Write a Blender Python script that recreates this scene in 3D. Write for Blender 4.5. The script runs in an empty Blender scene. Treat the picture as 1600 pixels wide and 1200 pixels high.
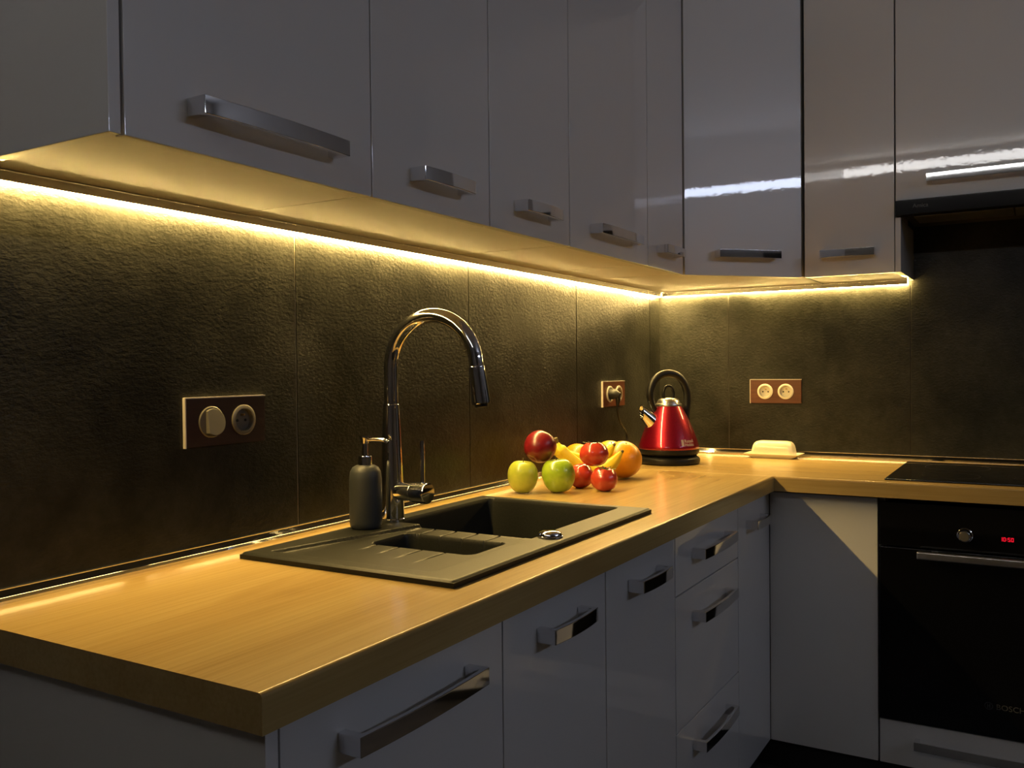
import bpy, bmesh, math, random
from mathutils import Vector, Matrix

random.seed(7)
sc = bpy.context.scene
COL = sc.collection
PI = math.pi
ZC = 0.90                       # height of the worktop surface above the floor

# ------------------------------------------------------------------ camera
cam_d = bpy.data.cameras.new('camera')
cam_d.sensor_width = 36.0
cam_d.lens = 1393.97 * 36.0 / 1600.0
cam_d.clip_start = 0.02
cam = bpy.data.objects.new('camera', cam_d)
COL.objects.link(cam)
yaw, pitch, roll = 0.5337, -0.0167, -0.0100
fw = Vector((math.cos(yaw) * math.cos(pitch), math.sin(yaw) * math.cos(pitch), math.sin(pitch)))
rt = Vector((math.sin(yaw), -math.cos(yaw), 0.0))
up = rt.cross(fw)
rt2 = rt * math.cos(roll) + up * math.sin(roll)
up2 = up * math.cos(roll) - rt * math.sin(roll)
m = Matrix((rt2, up2, -fw)).transposed().to_4x4()
m.translation = Vector((-3.2524, -1.2646, ZC + 0.3198))
cam.matrix_world = m
sc.camera = cam

# ------------------------------------------------------------------ world, exposure
w = bpy.data.worlds.new('world')
sc.world = w
w.use_nodes = True
w.node_tree.nodes['Background'].inputs[0].default_value = (0.30, 0.38, 0.55, 1)
w.node_tree.nodes['Background'].inputs[1].default_value = 0.02
sc.view_settings.view_transform = 'Standard'
sc.view_settings.look = 'None'
sc.view_settings.gamma = 1.0
sc.view_settings.use_curve_mapping = False
sc.view_settings.exposure = 0.0
LED_STRENGTH = 290.0
LED_COLOR = (1.0, 0.67, 0.22)
ROOM_STRENGTH = 27.5
ROOM_COLOR = (0.70, 0.78, 1.0)     # lamp across the room
ROOM_COLOR_B = (1.0, 0.97, 0.95)   # lamp behind the camera

# ------------------------------------------------------------------ materials
def new_mat(name):
    mt = bpy.data.materials.new(name)
    mt.use_nodes = True
    nt = mt.node_tree
    return mt, nt, nt.nodes['Principled BSDF']

def setp(b, **k):
    for n, v in k.items():
        s = b.inputs[n.replace('_', ' ')]
        if hasattr(s.default_value, '__len__') and len(s.default_value) == 4 and len(v) == 3:
            v = (*v, 1)
        s.default_value = v

def ramp(nt, stops):
    r = nt.nodes.new('ShaderNodeValToRGB')
    el = r.color_ramp.elements
    while len(el) < len(stops):
        el.new(0.5)
    for e, (p, c) in zip(el, stops):
        e.position = p
        e.color = (*c, 1) if len(c) == 3 else c
    return r

def noise(nt, scale, detail=4, rough=0.5, vec=None, stretch=None, rot=None, dist=0.0):
    tc = nt.nodes.new('ShaderNodeTexCoord')
    mp = nt.nodes.new('ShaderNodeMapping')
    nt.links.new(tc.outputs['Object'], mp.inputs[0])
    if stretch:
        mp.inputs['Scale'].default_value = stretch
    if rot:
        mp.inputs['Rotation'].default_value = rot
    n = nt.nodes.new('ShaderNodeTexNoise')
    n.inputs['Scale'].default_value = scale
    n.inputs['Detail'].default_value = detail
    n.inputs['Roughness'].default_value = rough
    n.inputs['Distortion'].default_value = dist
    nt.links.new(mp.outputs[0], n.inputs['Vector'])
    return n

def add_bump(nt, b, src, strength, distance=0.001):
    bp = nt.nodes.new('ShaderNodeBump')
    bp.inputs['Strength'].default_value = strength
    bp.inputs['Distance'].default_value = distance
    nt.links.new(src, bp.inputs['Height'])
    nt.links.new(bp.outputs[0], b.inputs['Normal'])
    return bp

def plain(name, col, rough=0.5, metal=0.0, var=0.0, vscale=30.0, bump=0.0, bscale=200.0, **k):
    """plain material with a little procedural colour variation and relief"""
    mt, nt, b = new_mat(name)
    setp(b, Base_Color=col, Roughness=rough, Metallic=metal, **k)
    n = noise(nt, vscale)
    lo = tuple(c * (1 - max(var, 0.02)) for c in col)
    hi = tuple(min(1, c * (1 + max(var, 0.02))) for c in col)
    r = ramp(nt, [(0.3, lo), (0.7, hi)])
    nt.links.new(n.outputs[0], r.inputs[0])
    nt.links.new(r.outputs[0], b.inputs['Base Color'])
    if bump:
        add_bump(nt, b, noise(nt, bscale).outputs[0], bump)
    return mt

M = {}
M['gloss_white'] = plain('gloss_white_lacquer', (0.68, 0.675, 0.665), 0.35, var=0.0, vscale=2, Coat_Weight=1.0, Coat_Roughness=0.02, Coat_IOR=1.45)
def _peel():
    nt = M['gloss_white'].node_tree
    b = nt.nodes['Principled BSDF']
    bp = nt.nodes.new('ShaderNodeBump')
    bp.inputs['Strength'].default_value = 0.035
    bp.inputs['Distance'].default_value = 0.001
    nt.links.new(noise(nt, 75, 2).outputs[0], bp.inputs['Height'])
    nt.links.new(bp.outputs[0], b.inputs['Coat Normal'])
_peel()
M['matt_white'] = plain('white_melamine', (0.47, 0.45, 0.42), 0.45, bump=0.02)
M['chrome'] = plain('chrome', (0.78, 0.78, 0.80), 0.06, 1.0)
M['brushed'] = plain('brushed_steel', (0.62, 0.61, 0.59), 0.28, 1.0, bump=0.02, bscale=400)
M['alu'] = plain('aluminium', (0.70, 0.69, 0.67), 0.25, 1.0)
M['black_gloss'] = plain('black_gloss', (0.006, 0.006, 0.007), 0.08)
M['black_glass'] = plain('black_glass', (0.003, 0.003, 0.0035), 0.04)
M['black_plastic'] = plain('black_plastic', (0.005, 0.005, 0.005), 0.42, Specular_IOR_Level=0.3)
M['black_matt'] = plain('black_matt', (0.012, 0.012, 0.013), 0.6)
M['plinth'] = plain('dark_plinth', (0.020, 0.020, 0.022), 0.5)
M['soap'] = plain('grey_ceramic', (0.030, 0.034, 0.036), 0.5, var=0.05, bump=0.03)
M['socket_ivory'] = plain('ivory_plastic', (0.70, 0.66, 0.55), 0.3)
M['socket_grey'] = plain('titanium_plastic', (0.12, 0.112, 0.095), 0.35, 0.2)
M['socket_pale'] = plain('grey_ivory_plastic', (0.36, 0.34, 0.29), 0.3)
M['edge'] = plain('satin_edge', (0.62, 0.58, 0.52), 0.4, 0.25)
M['hole'] = plain('hole_black', (0.004, 0.004, 0.004), 0.7)
M['brass'] = plain('brass', (0.55, 0.36, 0.12), 0.3, 1.0)
M['cream'] = plain('cream_ceramic', (0.80, 0.74, 0.56), 0.22, Coat_Weight=0.4, Coat_Roughness=0.08)
M['grout'] = plain('pale_joint', (0.22, 0.20, 0.16), 0.6)  # pale tone paints in the light caught on one tile edge
M['grout_dark'] = plain('dark_joint', (0.035, 0.032, 0.026), 0.7)
M['hob_print'] = plain('faint_print', (0.014, 0.014, 0.014), 0.3)
M['print'] = plain('pale_print', (0.55, 0.45, 0.45), 0.4)
M['print_dim'] = plain('grey_print', (0.14, 0.14, 0.14), 0.5)
M['print_dark'] = plain('dark_grey_print', (0.07, 0.07, 0.07), 0.5)
M['wall_paint'] = plain('wall_paint', (0.26, 0.235, 0.21), 0.8, var=0.03, vscale=3, bump=0.03)
M['ceiling'] = plain('ceiling_paint', (0.60, 0.59, 0.57), 0.85, bump=0.02)
M['floor'] = plain('dark_floor_tile', (0.045, 0.042, 0.040), 0.45, var=0.3, vscale=6)
M['door_dark'] = plain('dark_door', (0.02, 0.016, 0.013), 0.45)
M['stem'] = plain('brown_stem', (0.06, 0.045, 0.015), 0.7)
M['calyx'] = plain('green_calyx', (0.07, 0.10, 0.025), 0.6)

def mat_tile():
    mt, nt, b = new_mat('dark_stone_tile')
    n1 = noise(nt, 5.0, 6, 0.62, dist=0.3)
    r1 = ramp(nt, [(0.34, (0.0105, 0.0107, 0.0088)), (0.66, (0.0330, 0.0333, 0.0272))])
    nt.links.new(n1.outputs[0], r1.inputs[0])
    n2 = noise(nt, 60.0, 5, 0.6)
    r2 = ramp(nt, [(0.3, (0.75, 0.75, 0.75)), (0.75, (1.15, 1.15, 1.15))])
    nt.links.new(n2.outputs[0], r2.inputs[0])
    mx = nt.nodes.new('ShaderNodeMix'); mx.data_type = 'RGBA'; mx.blend_type = 'MULTIPLY'
    mx.inputs[0].default_value = 1.0
    nt.links.new(r1.outputs[0], mx.inputs[6]); nt.links.new(r2.outputs[0], mx.inputs[7])
    nt.links.new(mx.outputs[2], b.inputs['Base Color'])
    setp(b, Roughness=0.33, Specular_IOR_Level=0.17)
    h = noise(nt, 150.0, 4, 0.55, stretch=(0.75, 0.75, 1.3))
    h2 = noise(nt, 9.0, 3, 0.5)
    ml = nt.nodes.new('ShaderNodeMath'); ml.operation = 'MULTIPLY'
    nt.links.new(h.outputs[0], ml.inputs[0]); nt.links.new(h2.outputs[0], ml.inputs[1])
    add_bump(nt, b, ml.outputs[0], 0.70, 0.003)
    return mt
M['tile'] = mat_tile()

def mat_wood(name, along_x=True, seed=0.0, dim=1.0):
    mt, nt, b = new_mat(name)
    st = (0.22, 2.6, 2.6) if along_x else (2.6, 0.22, 2.6)
    n1 = noise(nt, 3.2, 5, 0.6, stretch=st, dist=0.5)
    r1 = ramp(nt, [(0.25, (0.330 * dim, 0.215 * dim, 0.072 * dim)), (0.5, (0.405 * dim, 0.282 * dim, 0.104 * dim)), (0.8, (0.455 * dim, 0.335 * dim, 0.132 * dim))])
    nt.links.new(n1.outputs[0], r1.inputs[0])
    st2 = (0.05, 3.0, 3.0) if along_x else (3.0, 0.05, 3.0)
    n2 = noise(nt, 60.0, 4, 0.6, stretch=st2)
    r2 = ramp(nt, [(0.3, (0.88, 0.86, 0.83)), (0.6, (1.03, 1.03, 1.03))])
    nt.links.new(n2.outputs[0], r2.inputs[0])
    mx = nt.nodes.new('ShaderNodeMix'); mx.data_type = 'RGBA'; mx.blend_type = 'MULTIPLY'
    mx.inputs[0].default_value = 1.0
    nt.links.new(r1.outputs[0], mx.inputs[6]); nt.links.new(r2.outputs[0], mx.inputs[7])
    # a few knots
    st3 = (0.6, 1.6, 1.6) if along_x else (1.6, 0.6, 1.6)
    n3 = noise(nt, 4.2, 2, 0.4, stretch=st3)
    r3 = ramp(nt, [(0.66, (1, 1, 1)), (0.78, (0.72, 0.64, 0.55))])
    nt.links.new(n3.outputs[0], r3.inputs[0])
    mx2 = nt.nodes.new('ShaderNodeMix'); mx2.data_type = 'RGBA'; mx2.blend_type = 'MULTIPLY'
    mx2.inputs[0].default_value = 1.0
    nt.links.new(mx.outputs[2], mx2.inputs[6]); nt.links.new(r3.outputs[0], mx2.inputs[7])
    nt.links.new(mx2.outputs[2], b.inputs['Base Color'])
    setp(b, Roughness=0.23, Specular_IOR_Level=0.5)
    add_bump(nt, b, n2.outputs[0], 0.08, 0.001)
    return mt
M['oak_x'] = mat_wood('oak_laminate_lengthwise', True)
M['oak_y'] = mat_wood('oak_laminate_crosswise', False)

def mat_plate(name, a, c):
    mt, nt, b = new_mat(name)
    n = noise(nt, 30, 4, 0.6, stretch=(0.3, 0.3, 4))
    r = ramp(nt, [(0.3, a), (0.7, c)])
    nt.links.new(n.outputs[0], r.inputs[0]); nt.links.new(r.outputs[0], b.inputs['Base Color'])
    setp(b, Roughness=0.35)
    return mt
M['wenge'] = mat_plate('reddish_wood_plate', (0.085, 0.026, 0.013), (0.125, 0.042, 0.020))

M['wenge_dark'] = mat_plate('dark_wood_plate', (0.016, 0.006, 0.004), (0.028, 0.010, 0.006))

def mat_sink():
    mt, nt, b = new_mat('black_granite_composite')
    n = noise(nt, 420, 3, 0.6)
    r = ramp(nt, [(0.35, (0.0095, 0.0105, 0.0088)), (0.7, (0.0185, 0.0195, 0.0168))])
    nt.links.new(n.outputs[0], r.inputs[0]); nt.links.new(r.outputs[0], b.inputs['Base Color'])
    setp(b, Roughness=0.44, Specular_IOR_Level=0.22)
    add_bump(nt, b, noise(nt, 300, 2).outputs[0], 0.06, 0.0006)
    return mt
M['sink'] = mat_sink()

def mat_kettle():
    mt, nt, b = new_mat('metallic_red_paint')
    n = noise(nt, 600, 2)
    r = ramp(nt, [(0.35, (0.19, 0.001, 0.012)), (0.7, (0.30, 0.002, 0.022))])
    nt.links.new(n.outputs[0], r.inputs[0]); nt.links.new(r.outputs[0], b.inputs['Base Color'])
    setp(b, Roughness=0.36, Metallic=0.75, Coat_Weight=1.0, Coat_Roughness=0.03)
    return mt
M['kettle_red'] = mat_kettle()

def mat_fruit(name, c1, c2, rough, sc_, coat=0.0, stretch=None, bump=0.0, bscale=200, sss=0.0):
    mt, nt, b = new_mat(name)
    n = noise(nt, sc_, 5, 0.6, stretch=stretch)
    r = ramp(nt, [(0.35, c1), (0.68, c2)])
    nt.links.new(n.outputs[0], r.inputs[0]); nt.links.new(r.outputs[0], b.inputs['Base Color'])
    setp(b, Roughness=rough, Coat_Weight=coat, Coat_Roughness=0.08)
    if bump:
        add_bump(nt, b, noise(nt, bscale, 2).outputs[0], bump, 0.001)
    return mt
M['apple_pale'] = mat_fruit('pale_green_apple_skin', (0.33, 0.39, 0.035), (0.45, 0.49, 0.065), 0.35, 25, 0.35)
M['apple_green'] = mat_fruit('green_apple_skin', (0.25, 0.40, 0.018), (0.36, 0.50, 0.035), 0.28, 25, 0.6)
M['apple_red'] = mat_fruit('red_apple_skin', (0.11, 0.004, 0.008), (0.20, 0.010, 0.014), 0.30, 30, 0.12, stretch=(1, 1, 0.3))
M['tomato'] = mat_fruit('tomato_skin', (0.42, 0.035, 0.018), (0.55, 0.060, 0.028), 0.25, 18, 0.5)
M['orange'] = mat_fruit('orange_peel', (0.66, 0.25, 0.004), (0.76, 0.33, 0.008), 0.38, 12, 0.2, bump=0.25, bscale=260)
M['orange_yellow'] = mat_fruit('yellow_orange_peel', (0.68, 0.40, 0.010), (0.76, 0.48, 0.016), 0.38, 12, 0.2, bump=0.25, bscale=260)
M['banana'] = mat_fruit('banana_peel', (0.62, 0.47, 0.018), (0.74, 0.59, 0.03), 0.42, 20)
M['banana_tip'] = plain('banana_tip', (0.10, 0.08, 0.02), 0.6)

def mat_emit(name, col, strength):
    mt = bpy.data.materials.new(name); mt.use_nodes = True
    nt = mt.node_tree
    for n in list(nt.nodes):
        nt.nodes.remove(n)
    o = nt.nodes.new('ShaderNodeOutputMaterial'); e = nt.nodes.new('ShaderNodeEmission')
    e.inputs[0].default_value = (*col, 1); e.inputs[1].default_value = strength
    nt.links.new(e.outputs[0], o.inputs[0])
    return mt
M['led'] = mat_emit('warm_led_diffuser', LED_COLOR, LED_STRENGTH)
M['led'].cycles.emission_sampling = 'FRONT'
M['room_led'] = mat_emit('cool_led_diffuser', ROOM_COLOR, ROOM_STRENGTH)
M['room_led_b'] = mat_emit('neutral_led_diffuser', ROOM_COLOR_B, ROOM_STRENGTH * 0.72)
M['room_led_b'].cycles.emission_sampling = 'FRONT'
M['room_led'].cycles.emission_sampling = 'FRONT'
M['digits'] = mat_emit('red_display_digits', (1.0, 0.01, 0.03), 1.1)

# ------------------------------------------------------------------ mesh helpers (metres, world frame; z counted from the worktop when zc=True)
def box(bm, x0, x1, y0, y1, z0, z1, bev=0.0, seg=2):
    x0, x1 = min(x0, x1), max(x0, x1); y0, y1 = min(y0, y1), max(y0, y1); z0, z1 = min(z0, z1), max(z0, z1)
    vs = [bm.verts.new(p) for p in ((x0, y0, z0), (x1, y0, z0), (x1, y1, z0), (x0, y1, z0), (x0, y0, z1), (x1, y0, z1), (x1, y1, z1), (x0, y1, z1))]
    fs = [bm.faces.new([vs[i] for i in f]) for f in ((0, 3, 2, 1), (4, 5, 6, 7), (0, 1, 5, 4), (1, 2, 6, 5), (2, 3, 7, 6), (3, 0, 4, 7))]
    if bev:
        es = list({e for f in fs for e in f.edges})
        bmesh.ops.bevel(bm, geom=es, offset=bev, segments=seg, profile=0.5, affect='EDGES')
    return bm

def prism(bm, pts, z0, z1, bev=0.0, seg=2, axis='z'):
    """extrude a polygon given in two coordinates along the third axis"""
    def P(a, b, c):
        return (a, b, c) if axis == 'z' else ((a, c, b) if axis == 'y' else (c, a, b))
    lo = [bm.verts.new(P(a, b, z0)) for a, b in pts]
    hi = [bm.verts.new(P(a, b, z1)) for a, b in pts]
    n = len(pts)
    fs = [bm.faces.new(lo[::-1]), bm.faces.new(hi)]
    for i in range(n):
        fs.append(bm.faces.new([lo[i], lo[(i + 1) % n], hi[(i + 1) % n], hi[i]]))
    bmesh.ops.recalc_face_normals(bm, faces=fs)
    if bev:
        es = list({e for f in fs for e in f.edges})
        bmesh.ops.bevel(bm, geom=es, offset=bev, segments=seg, profile=0.5, affect='EDGES')
    return bm

def lathe(bm, prof, n=32, mod=None, center=(0, 0, 0), axis='z'):
    """revolve (r, z) points; mod(r, z, angle) may reshape"""
    rings = []
    cx, cy, cz = center
    def P(r, z, a):
        if mod:
            r, z = mod(r, z, a)
        x, y = r * math.cos(a), r * math.sin(a)
        v = (x, y, z) if axis == 'z' else ((x, z, y) if axis == 'y' else (z, x, y))
        return (cx + v[0], cy + v[1], cz + v[2])
    for r, z in prof:
        if r < 1e-6:
            rings.append([bm.verts.new(P(0, z, 0))])
        else:
            rings.append([bm.verts.new(P(r, z, 2 * PI * i / n)) for i in range(n)])
    fs = []
    for a, b in zip(rings, rings[1:]):
        for i in range(n):
            j = (i + 1) % n
            if len(a) == 1 and len(b) == 1:
                continue
            if len(a) == 1:
                fs.append(bm.faces.new([a[0], b[i], b[j]]))
            elif len(b) == 1:
                fs.append(bm.faces.new([a[i], a[j], b[0]]))
            else:
                fs.append(bm.faces.new([a[i], a[j], b[j], b[i]]))
    bmesh.ops.recalc_face_normals(bm, faces=fs)
    return bm

def tube(bm, pts, radii, n=16, cap=True, squash=None):
    """sweep a circle along points with parallel-transported frames"""
    pts = [Vector(p) for p in pts]
    if not hasattr(radii, '__len__'):
        radii = [radii] * len(pts)
    T = []
    for i in range(len(pts)):
        a = pts[max(i - 1, 0)]; b = pts[min(i + 1, len(pts) - 1)]
        T.append((b - a).normalized())
    ref = Vector((0, 0, 1)) if abs(T[0].z) < 0.9 else Vector((1, 0, 0))
    u = T[0].cross(ref).normalized()
    rings = []
    for p, t, r in zip(pts, T, radii):
        u = (u - t * u.dot(t)).normalized()
        v = t.cross(u)
        ring = []
        for i in range(n):
            a = 2 * PI * i / n
            k = squash(a) if squash else 1.0
            ring.append(bm.verts.new(p + (u * math.cos(a) + v * math.sin(a)) * r * k))
        rings.append(ring)
    fs = []
    for a, b in zip(rings, rings[1:]):
        for i in range(n):
            j = (i + 1) % n
            fs.append(bm.faces.new([a[i], a[j], b[j], b[i]]))
    if cap:
        fs.append(bm.faces.new(rings[0][::-1])); fs.append(bm.faces.new(rings[-1]))
    bmesh.ops.recalc_face_normals(bm, faces=fs)
    return bm

def spline(pts, n=8):
    """Catmull-Rom through the points"""
    P = [Vector(p) for p in pts]
    P = [P[0] * 2 - P[1]] + P + [P[-1] * 2 - P[-2]]
    out = []
    for i in range(1, len(P) - 2):
        p0, p1, p2, p3 = P[i - 1:i + 3]
        for k in range(n):
            t = k / n
            out.append(0.5 * ((2 * p1) + (p2 - p0) * t + (2 * p0 - 5 * p1 + 4 * p2 - p3) * t * t + (3 * p1 - p0 - 3 * p2 + p3) * t ** 3))
    out.append(P[-2])
    return out

def B():
    return bmesh.new()

def smooth_by_angle(me, ang=0.6):
    for p in me.polygons:
        p.use_smooth = True
    bm = bmesh.new(); bm.from_mesh(me)
    for e in bm.edges:
        if len(e.link_faces) == 2 and e.calc_face_angle(0) > ang:
            e.smooth = False
    bm.to_mesh(me); bm.free()

def root_loc(o):
    v = Vector((0, 0, 0))
    while o is not None:
        v = v + o.location
        o = o.parent
    return v

def obj(name, bm, mat, parent=None, local=False, smooth=True, ang=0.6):
    """link bmesh as ONE mesh object. World-frame vertices unless local (then in the parent's frame)"""
    if local:
        org = Vector((0, 0, 0))
    elif parent is not None:
        org = root_loc(parent)
    else:
        xs = [v.co for v in bm.verts]
        org = Vector(((min(v.x for v in xs) + max(v.x for v in xs)) / 2, (min(v.y for v in xs) + max(v.y for v in xs)) / 2, min(v.z for v in xs)))
    if org.length:
        bmesh.ops.translate(bm, verts=bm.verts, vec=-org)
    me = bpy.data.meshes.new(name)
    bm.to_mesh(me); bm.free()
    me.materials.append(M[mat] if isinstance(mat, str) else mat)
    if smooth:
        smooth_by_angle(me, ang)
    o = bpy.data.objects.new(name, me)
    COL.objects.link(o)
    if smooth and len(me.polygons) < 1500:
        wn = o.modifiers.new('flat_faces', 'WEIGHTED_NORMAL')
        wn.weight = 90
        wn.keep_sharp = True
    if parent is not None:
        o.parent = parent
    elif not local:
        o.location = org
    return o

def tag(o, label, cat, group=None, kind=None):
    o['label'] = label
    if cat: o['category'] = cat
    if group: o['group'] = group
    if kind: o['kind'] = kind
    return o

def thing(name, label, cat, loc, rotz=0.0, group=None):
    o = bpy.data.objects.new(name, None)
    o.empty_display_size = 0.05
    COL.objects.link(o)
    o.location = loc
    o.rotation_euler = (0, 0, rotz)
    return tag(o, label, cat, group)

def struct(name, bm, mat, label, parent=None):
    o = obj(name, bm, mat, parent)
    if parent is None:
        tag(o, label, None, None, 'structure')
    return o

def text_bm(body, size, align='LEFT', extrude=0.0):
    cu = bpy.data.curves.new('txt', 'FONT')
    cu.body = body; cu.size = size; cu.align_x = align; cu.extrude = extrude
    cu.resolution_u = 3
    to = bpy.data.objects.new('txt', cu); COL.objects.link(to)
    dg = bpy.context.evaluated_depsgraph_get()
    me = bpy.data.meshes.new_from_object(to.evaluated_get(dg))
    bm = bmesh.new(); bm.from_mesh(me)
    bpy.data.objects.remove(to); bpy.data.curves.remove(cu); bpy.data.meshes.remove(me)
    return bm

def handle_bm(L, c, out, along, h=0.024, proj=0.034, bow=0.005):
    """bow handle: two square feet and a flat, slightly bowed bar. c = centre on the door face"""
    c = Vector(c); out = Vector(out); along = Vector(along)
    N = 12
    th, foot = 0.0075, 0.013
    outer = []; inner = []
    for i in range(N + 1):
        s = -L / 2 + L * i / N
        d = proj + bow * (1 - (2 * s / L) ** 2)
        outer.append((s, d))
    Li = L / 2 - foot
    for i in range(N + 1):
        s = Li - 2 * Li * i / N
        d = proj - th + bow * (1 - (s / Li) ** 2)
        inner.append((s, d))
    poly = [(-L / 2, 0.0)] + outer + [(L / 2, 0.0), (Li, 0.0)] + inner + [(-Li, 0.0)]
    bm = B()
    lo = []; hi = []
    for s, d in poly:
        p = c + along * s + out * d
        lo.append(bm.verts.new(p + Vector((0, 0, -h / 2)))); hi.append(bm.verts.new(p + Vector((0, 0, h / 2))))
    n = len(poly)
    fs = [bm.faces.new([lo[i], lo[(i + 1) % n], hi[(i + 1) % n], hi[i]]) for i in range(n)]
    # caps as quads strip: outer vs inner
    no = N + 1
    for ring in (lo, hi):
        o = ring[1:1 + no]; iv = ring[3 + no:3 + 2 * no][::-1]
        for i in range(N):
            fs.append(bm.faces.new([o[i], o[i + 1], iv[i + 1], iv[i]]))
        fs.append(bm.faces.new([ring[0], o[0], iv[0], ring[-1]]))
        fs.append(bm.faces.new([ring[1 + no], ring[2 + no], iv[-1], o[-1]]))
    bmesh.ops.recalc_face_normals(bm, faces=bm.faces[:])
    es = [e for e in bm.edges if e.calc_face_angle(0) > 0.7]
    bmesh.ops.bevel(bm, geom=es, offset=0.0012, segments=2, profile=0.5, affect='EDGES')
    return bm

# ------------------------------------------------------------------ key dimensions
HU = ZC + 0.606          # underside of wall cabinets
UT = ZC + 1.56           # top of wall cabinets
CEIL = ZC + 1.98
YB, YF = -0.570, -0.600  # base fronts, worktop edge
CT = 0.043               # worktop thickness
XE = -2.622              # free end of the worktop
BX = -0.632              # worktop front edge of the hob wing
XR, YR = -5.10, -4.15    # far walls of the room
XW, YW = -2.80, 1.00      # end of the sink wall; the room is wider beyond it

# ------------------------------------------------------------------ room shell
fl = B(); prism(fl, [(XR, YR), (0.0, YR), (0.0, 0.0), (XW, 0.0), (XW, YW), (XR, YW)], -0.05, 0.0)
struct('floor', fl, 'floor', 'dark tiled kitchen floor')
cl = B(); prism(cl, [(XR, YR), (0.0, YR), (0.0, 0.0), (XW, 0.0), (XW, YW), (XR, YW)], CEIL, CEIL + 0.05)
struct('ceiling', cl, 'ceiling', 'plain white ceiling')
wl = B(); box(wl, XW, 0.1, 0.0, 0.1, 0.0, CEIL)
wall_left = struct('wall_left', wl, 'wall_paint', 'wall behind the sink clad in dark stone-look tiles')
wb = B(); box(wb, 0.0, 0.1, YR, 0.0, 0.0, CEIL)
wall_back = struct('wall_back', wb, 'wall_paint', 'wall behind the hob clad in dark stone-look tiles')
wr = B(); box(wr, XR - 0.1, 0.1, YR - 0.1, YR, 0.0, CEIL)
struct('wall_right', wr, 'wall_paint', 'plain painted wall across the room from the sink')
wf = B(); box(wf, XR - 0.1, XR, YR, YW, 0.0, CEIL)
struct('wall_front', wf, 'wall_paint', 'plain painted wall behind the camera')
wn_ = B(); prism(wn_, [(XR - 0.1, YW), (XW, YW), (XW, 0.1), (XW + 0.1, 0.1), (XW + 0.1, YW + 0.1), (XR - 0.1, YW + 0.1)], 0.0, CEIL)
struct('wall_far_left', wn_, 'wall_paint', 'plain painted wall of the wider part of the room')
dd = B(); box(dd, -0.95, -0.05, YR, YR + 0.03, 0.0, 2.05, 0.004)  # unseen door, added so the chrome has something dark to reflect
d1 = struct('door_1', dd, 'door_dark', 'dark door in the wall across the room')
hb = B(); tube(hb, [(-0.85, YR + 0.03, 1.0), (-0.85, YR + 0.07, 1.0), (-0.75, YR + 0.07, 1.0)], 0.008, 10)
obj('door_handle', hb, 'brushed', d1)

# wall tiles: 0.617 m wide, dark joints between, one painted pale as a tile edge catching light
TZ0, TZ1 = ZC - 0.04, HU + 0.03
def wall_tiles(parent, seams, along, top=TZ1, lab=''):
    for a, b in zip(seams, seams[1:]):
        g = 0.0011
        bm = B()
        if along == 'x':
            box(bm, a + g, b - g, -0.0085, 0.0, TZ0, top, 0.0008, 1)
        else:
            box(bm, -0.0085, 0.0, b + g, a - g, TZ0, top, 0.0008, 1)
        obj('wall_tile', bm, 'tile', parent)
    for s in seams[1:-1]:
        bm = B()
        if along == 'x':
            box(bm, s - g, s + g, -0.0072, 0.0, TZ0, top)
        else:
            box(bm, -0.0072, 0.0, s - g, s + g, TZ0, top)
        obj('tile_joint', bm, 'grout' if s == -1.958 else 'grout_dark', parent)  # only this seam gets the painted-in edge light
wall_tiles(wall_left, [-2.798, -2.575, -1.958, -1.341, -0.724, -0.107, -0.0085], 'x')
wall_tiles(wall_back, [0.0, -0.278, -0.896, -1.514, -2.131], 'y', ZC + 0.86)

# room's own cool linear lamps, high on the far walls (seen only as streaks in the glossy doors)
def linear_lamp(x0, x1, y0, y1, z, face, label, hh):
    t = thing('linear_wall_lamp', label, 'lamp', ((x0 + x1) / 2, (y0 + y1) / 2, z - 0.055))
    h = B(); d = B()
    if face == 'x':
        box(h, x0, x0 + 0.03, y0, y1, z - 0.055, z + 0.055, 0.002)
        k = 8
        for i in range(k):
            a = y0 + 0.01 + (y1 - y0 - 0.02) * i / k; b = y0 + 0.01 + (y1 - y0 - 0.02) * (i + 1) / k
            box(d, x0 + 0.0305, x0 + 0.038, a, b, z - hh, z + hh)
    else:
        box(h, x0, x1, y0, y0 + 0.03, z - 0.055, z + 0.055, 0.002)
        k = 8
        for i in range(k):
            a = x0 + 0.01 + (x1 - x0 - 0.02) * i / k; b = x0 + 0.01 + (x1 - x0 - 0.02) * (i + 1) / k
            box(d, a, b, y0 + 0.0305, y0 + 0.038, z - hh, z + hh)
    if face == 'x':
        ls = B(); box(ls, x0 + 0.0305, x0 + 0.14, y0, y1, z - 0.055, z - 0.047, 0.001)  # unseen ledge added to block the lamp's steep downward light
        obj('light_shelf', ls, 'alu', t)
    obj('housing', h, 'alu', t)
    obj('diffuser', d, 'room_led_b' if face == 'x' else 'room_led', t, smooth=False)
linear_lamp(XR, 0, -2.00, 0.55, ZC + 1.875, 'x', 'long cool white linear lamp high on the wall behind the camera', 0.042)
linear_lamp(-2.35, -0.35, YR, 0, ZC + 1.60, 'y', 'long cool white linear lamp high on the wall across the room', 0.029)

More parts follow.
